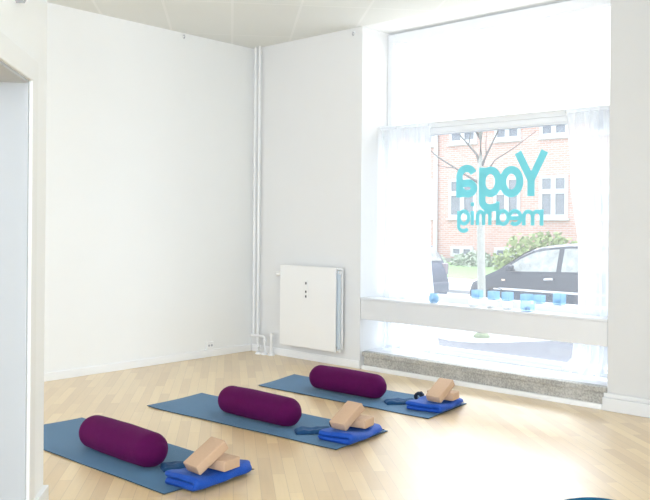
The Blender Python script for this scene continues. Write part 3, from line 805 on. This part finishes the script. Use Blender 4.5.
def bush(label, name, x, y, z0, rx_, ry_, rz_, n, leaf, m, seed):
    rnd = random.Random(seed)
    o = empty(name, (x, y, z0)); tag(o, label, 'hedge' if name == 'hedge' else 'shrub')
    mb = MB()
    for _ in range(n):
        while True:
            p = Vector((rnd.uniform(-1, 1), rnd.uniform(-1, 1), rnd.uniform(0, 1)))
            if p.x**2*0.9+p.y**2+ (p.z**2)*0.95 < 1 + 0.25*noise.noise(p*3+Vector((seed, 0, 0))): break
        c = Vector((p.x*rx_, p.y*ry_, p.z*rz_))
        u = Vector((rnd.uniform(-1, 1), rnd.uniform(-1, 1), rnd.uniform(-1, 1))).normalized(); v = u.orthogonal().normalized()
        s_ = leaf*rnd.uniform(0.6, 1.3)
        mb.bm.faces.new([mb.bm.verts.new(c+u*s_), mb.bm.verts.new(c+v*s_*0.6), mb.bm.verts.new(c-u*s_), mb.bm.verts.new(c-v*s_*0.6)])
    mb.build('foliage', m, o, normals=False)
    mb = MB()
    for k in range(4):
        a = k*1.7; mb.tube([(0.1*math.cos(a), 0.1*math.sin(a), 0), (0.4*rx_*math.cos(a), 0.3*ry_*math.sin(a), rz_*0.7)], [0.03, 0.012], 6)
    mb.build('stems', M['bark'], o)
bush('yellow green hedge behind the dark car, in front of the brick building', 'hedge', -7.0, 20.3, -0.3, 1.9, 0.8, 1.45, 1500, 0.11, M['leaf'], 5)
bush('low pale shrub at the foot of the brick building, left of the hedge', 'shrub', -10.3, 21.2, -0.25, 1.1, 0.5, 0.62, 500, 0.09, M['leaf_pale'], 6)
bush('low pale shrub beside the downpipe of the brick building', 'shrub', -12.6, 21.2, -0.25, 0.9, 0.5, 0.5, 400, 0.09, M['leaf_pale'], 8)

# cars
def interp(pts, x):
    for (x0, v0), (x1, v1) in zip(pts[:-1], pts[1:]):
        if x <= x1:
            k = (x-x0)/(x1-x0); return v0+(v1-v0)*k
    return pts[-1][1]
TOP = [(0.0, 0.62), (0.06, 0.70), (0.25, 0.80), (0.50, 0.915), (0.68, 0.99), (0.90, 1.13), (1.15, 1.30), (1.40, 1.425), (1.70, 1.485), (2.1, 1.525), (2.5, 1.53), (3.0, 1.50), (3.35, 1.44), (3.55, 1.36), (3.72, 1.16), (3.84, 0.95), (3.92, 0.85), (3.95, 0.62)]
BELT = [(0.0, 0.56), (0.06, 0.62), (0.25, 0.72), (0.50, 0.84), (0.70, 0.93), (1.0, 0.955), (2.0, 0.985), (3.3, 1.03), (3.7, 0.98), (3.84, 0.85), (3.95, 0.56)]
def car(label, loc, paint):
    o = empty('parked_car', loc); tag(o, label, 'car')
    HW = 0.85
    def plan(x): # half width along the length
        return HW*min(1, 0.86+0.14*min(1, x/0.42)**0.6)*min(1, 0.84+0.16*min(1, (3.95-x)/0.35)**0.6)
    def sect(x):
        w_ = plan(x); t = interp(TOP, x); bt = min(interp(BELT, x), t-0.02)
        cab = max(0, min(1, (t-bt-0.08)/0.38))
        wt = w_*(0.93-0.17*cab)
        zb_ = 0.20 if 0.2 < x < 3.8 else 0.26
        return [(w_*0.90, zb_), (w_*0.985, zb_+0.12), (w_*1.0, 0.52), (w_*0.99, bt-0.06 if bt > 0.66 else bt-0.02), (w_*0.965, bt), (wt, t-0.035*cab-0.01), (wt-0.07, t-0.002), (wt*0.45, t+0.012*cab), (0, t+0.018*cab)]
    xs = sorted(set([p[0] for p in TOP]+[p[0] for p in BELT]+[0.1*k for k in range(1, 39)]))
    mb = MB(); rings = []
    for x in xs:
        S_ = sect(x)
        rings.append([mb.bm.verts.new((x, -y_, z_)) for y_, z_ in S_] + [mb.bm.verts.new((x, y_, z_)) for y_, z_ in S_[::-1][1:]])
    for a, c in zip(rings[:-1], rings[1:]):
        for k in range(len(a)-1): mb.bm.faces.new([a[k], a[k+1], c[k+1], c[k]])
        mb.bm.faces.new([a[-1], a[0], c[0], c[-1]])
    mb.bm.faces.new(rings[0]); mb.bm.faces.new(rings[-1])
    mb.build('body', paint, o, smooth=38)
    def side_y(x, z_):
        S_ = sect(x); 
        for (y0, z0), (y1, z1) in zip(S_[1:-1], S_[2:]):
            if z0 <= z_ <= z1 and z1 > z0: return y0+(y1-y0)*(z_-z0)/(z1-z0)
        return S_[5][0]
    def panel(x0, x1, lo, hi, sg, nn=10, off=0.012):
        mb_ = MB()
        if True:
            prev = None
            for i in range(nn+1):
                x = x0+(x1-x0)*i/nn; row = []
                for j in range(5):
                    z_ = lo(x)+(hi(x)-lo(x))*j/4
                    row.append(mb_.bm.verts.new((x, sg*(side_y(x, z_)+off), z_)))
                if prev:
                    for j in range(4): mb_.bm.faces.new([prev[j], row[j], row[j+1], prev[j+1]])
                prev = row
        return mb_
    lo = lambda x: interp(BELT, x)+0.015
    hi = lambda x: max(lo(x)+0.005, interp(TOP, x)-0.085)
    for sg in (-1, 1):
        for xa, xb in ((0.95, 1.93), (2.03, 2.90), (2.99, 3.45)):
            panel(xa, xb, lo, hi, sg).build('side_window', M['carglass'], o, smooth=True)
        panel(0.62, 3.3, lambda x: 0.60, lambda x: 0.64, sg, 12, 0.010).build('trim_strip', M['chrome'], o)
    for xa, xb, nm in ((0.72, 1.36, 'windscreen'), (3.58, 3.80, 'rear_window')):
        mb = MB(); prev = None
        for i in range(9):
            x = xa+(xb-xa)*i/8; wv = sect(x)[6][0]-0.02; t = interp(TOP, x)+0.018
            row = [mb.bm.verts.new((x+(0.012 if nm == 'rear_window' else -0.008), -wv+2*wv*j/6, t+0.01*(1-abs(j-3)/3))) for j in range(7)]
            if prev:
                for j in range(6): mb.bm.faces.new([prev[j], row[j], row[j+1], prev[j+1]])
            prev = row
        mb.build(nm, M['carglass'], o, smooth=True)
    for xw in (0.66, 3.18):
        for sg in (-1, 1):
            mb = MB(); y0 = sg*0.70
            mb.lathe([(0, -0.10), (0.20, -0.10), (0.285, -0.09), (0.30, -0.06), (0.30, 0.06), (0.285, 0.09), (0.20, 0.10), (0, 0.10)], axis='y', n=32, off=(xw, y0+sg*0.06, 0.30))
            wh = mb.build('wheel', M['tyre'], o, smooth=40)
            mb = MB(); mb.lathe([(0.19, 0), (0.18, sg*0.012), (0.06, sg*0.02), (0, sg*0.022)], axis='y', n=28, off=(xw, y0+sg*0.16, 0.30)); mb.build('rim', M['alloy'], wh, smooth=40)
            mb = MB(); 
            A_ = arc(xw, 0.30, 0.345, 0.345, 0, 180, 20); B_ = arc(xw, 0.30, 0.30, 0.30, 0, 180, 20)
            va = [mb.bm.verts.new((p[0], sg*0.862, p[1])) for p in A_]; vb = [mb.bm.verts.new((p[0], sg*0.85, p[1])) for p in B_]
            vc = [mb.bm.verts.new((p[0], sg*0.80, p[1])) for p in A_]
            for k in range(20): mb.bm.faces.new([va[k], va[k+1], vb[k+1], vb[k]]); mb.bm.faces.new([va[k], va[k+1], vc[k+1], vc[k]])
            mb.build('wheel_arch', M['tyre'], o)
    for x in (1.80, 2.72):
        for sg in (-1, 1):
            mb = MB(); mb.tube([(x-0.09, sg*0.86, 0.845), (x-0.05, sg*0.89, 0.85), (x+0.05, sg*0.89, 0.86), (x+0.09, sg*0.86, 0.86)], 0.022, 8); mb.build('door_handle', M['chrome'], o, smooth=True)
    for sg in (-1, 1):
        mb = MB(); mb.box((0.98, sg*0.97-0.08, 0.98), (1.10, sg*0.97+0.08, 1.10), 0.03, 3); mb.build('wing_mirror', paint, o, smooth=50)
        mb = MB(); mb.tube([(1.05, sg*0.80, 0.99), (1.05, sg*0.9, 1.02)], 0.02, 8); mb.build('mirror_arm', M['dark'], o)
        mb = MB(); mb.box((0.02, sg*0.56-0.14, 0.60), (0.30, sg*0.56+0.14, 0.75), 0.05, 3); mb.build('headlamp', M['lamp'], o, smooth=50)
        mb = MB(); mb.box((0.80, sg*0.852-0.012, 0.78), (0.87, sg*0.852+0.012, 0.81), 0.004); mb.build('side_indicator', M['orange'], o)
        mb = MB(); mb.box((3.72, sg*0.68-0.08, 0.72), (3.93, sg*0.68+0.08, 0.98), 0.03, 3); mb.build('tail_lamp', M['redlamp'], o, smooth=50)
    mb = MB(); mb.box((-0.04, -0.60, 0.30), (0.10, 0.60, 0.46), 0.04, 3); mb.build('front_bumper', M['tyre'], o, smooth=50)
    mb = MB(); mb.box((3.86, -0.68, 0.34), (4.0, 0.68, 0.56), 0.04, 3); mb.build('rear_bumper', paint, o, smooth=50)
    return o
car('dark grey compact car parked behind the tree trunk, its bonnet towards the left', (-2.32, 8.85, GZ-0.02), M['car'])
car('slate blue car parked behind the left curtain, only its tail showing', (-7.75, 8.85, GZ-0.02), M['car2'])

# ------------------------------------------------------------------ light
wld = bpy.data.worlds.new('overcast sky'); SC.world = wld; wld.use_nodes = True
nt = wld.node_tree; bg = nt.nodes['Background']
tc = nt.nodes.new('ShaderNodeTexCoord'); sp = nt.nodes.new('ShaderNodeSeparateXYZ'); nt.links.new(tc.outputs['Generated'], sp.inputs[0])
mr = nt.nodes.new('ShaderNodeMapRange'); mr.inputs['From Min'].default_value = -0.3; mr.inputs['From Max'].default_value = 0.8
mr.inputs['To Min'].default_value = 2.3; mr.inputs['To Max'].default_value = 4.2
nt.links.new(sp.outputs['Y'], mr.inputs['Value']); nt.links.new(mr.outputs['Result'], bg.inputs['Strength'])
bg.inputs['Color'].default_value = (0.93, 0.97, 1.0, 1)

sl = bpy.data.lights.new('hazy_sun', 'SUN'); sl.energy = 1.9; sl.angle = math.radians(50); sl.color = (1.0, 0.99, 0.97)
so = bpy.data.objects.new('hazy_sun', sl); so.location = (-4, 9, 12); so.rotation_euler = Vector((0.40, -1.0, -0.95)).to_track_quat('-Z', 'Y').to_euler(); COL.objects.link(so)

def area(name, loc, target, sx, sy, power, color=(1, 1, 1), spread=180):
    l = bpy.data.lights.new(name, 'AREA'); l.shape = 'RECTANGLE'; l.size = sx; l.size_y = sy; l.energy = power; l.color = color; l.spread = math.radians(spread)
    o = bpy.data.objects.new(name, l); o.location = loc
    d = Vector(target)-Vector(loc); o.rotation_euler = d.to_track_quat('-Z', 'Y').to_euler()
    COL.objects.link(o); return o
area('rear_fill_light', (7.9, -8.8, 2.0), (0.8, -1.0, 1.5), 2.8, 2.4, 280, (0.80, 0.875, 1.0))  # unseen fill lamp added behind the camera to brighten the walls
area('side_fill_light', (9.4, -5.2, 1.9), (1.5, -4.2, 1.4), 3.0, 2.2, 42, (0.78, 0.93, 1.0), 110)  # added fill to lift the near wall, no window built here

area('left_fill_light', (1.9, -9.1, 1.9), (1.6, 0.0, 1.5), 3.0, 2.4, 85, (0.80, 0.87, 1.0))  # fill added beyond the door wall to brighten the window wall

# ------------------------------------------------------------------ camera
cam = bpy.data.cameras.new('camera'); co = bpy.data.objects.new('camera', cam); COL.objects.link(co)
cam.sensor_width = 36; cam.sensor_fit = 'HORIZONTAL'; cam.lens = 796.93/650*36
cam.shift_y = -26.4/650
F = Vector((-0.67533, 0.73752, 0)).normalized(); Rg = Vector((0.73752, 0.67533, 0)).normalized(); U = Vector((0, 0, 1))
th = 0.0084
R2 = Rg*math.cos(th)+U*math.sin(th); U2 = U*math.cos(th)-Rg*math.sin(th)
mw = Matrix((R2, U2, -F)).transposed().to_4x4(); mw.translation = Vector((6.4985, -5.9185, 1.4))
co.matrix_world = mw; cam.clip_end = 200; cam.clip_start = 0.05
SC.camera = co
SC.view_settings.view_transform = 'Standard'; SC.view_settings.look = 'None'; SC.view_settings.exposure = 0.48
SC.cycles.max_bounces = 12; SC.cycles.diffuse_bounces = 6; SC.cycles.transparent_max_bounces = 16
SC.cycles.sample_clamp_indirect = 8
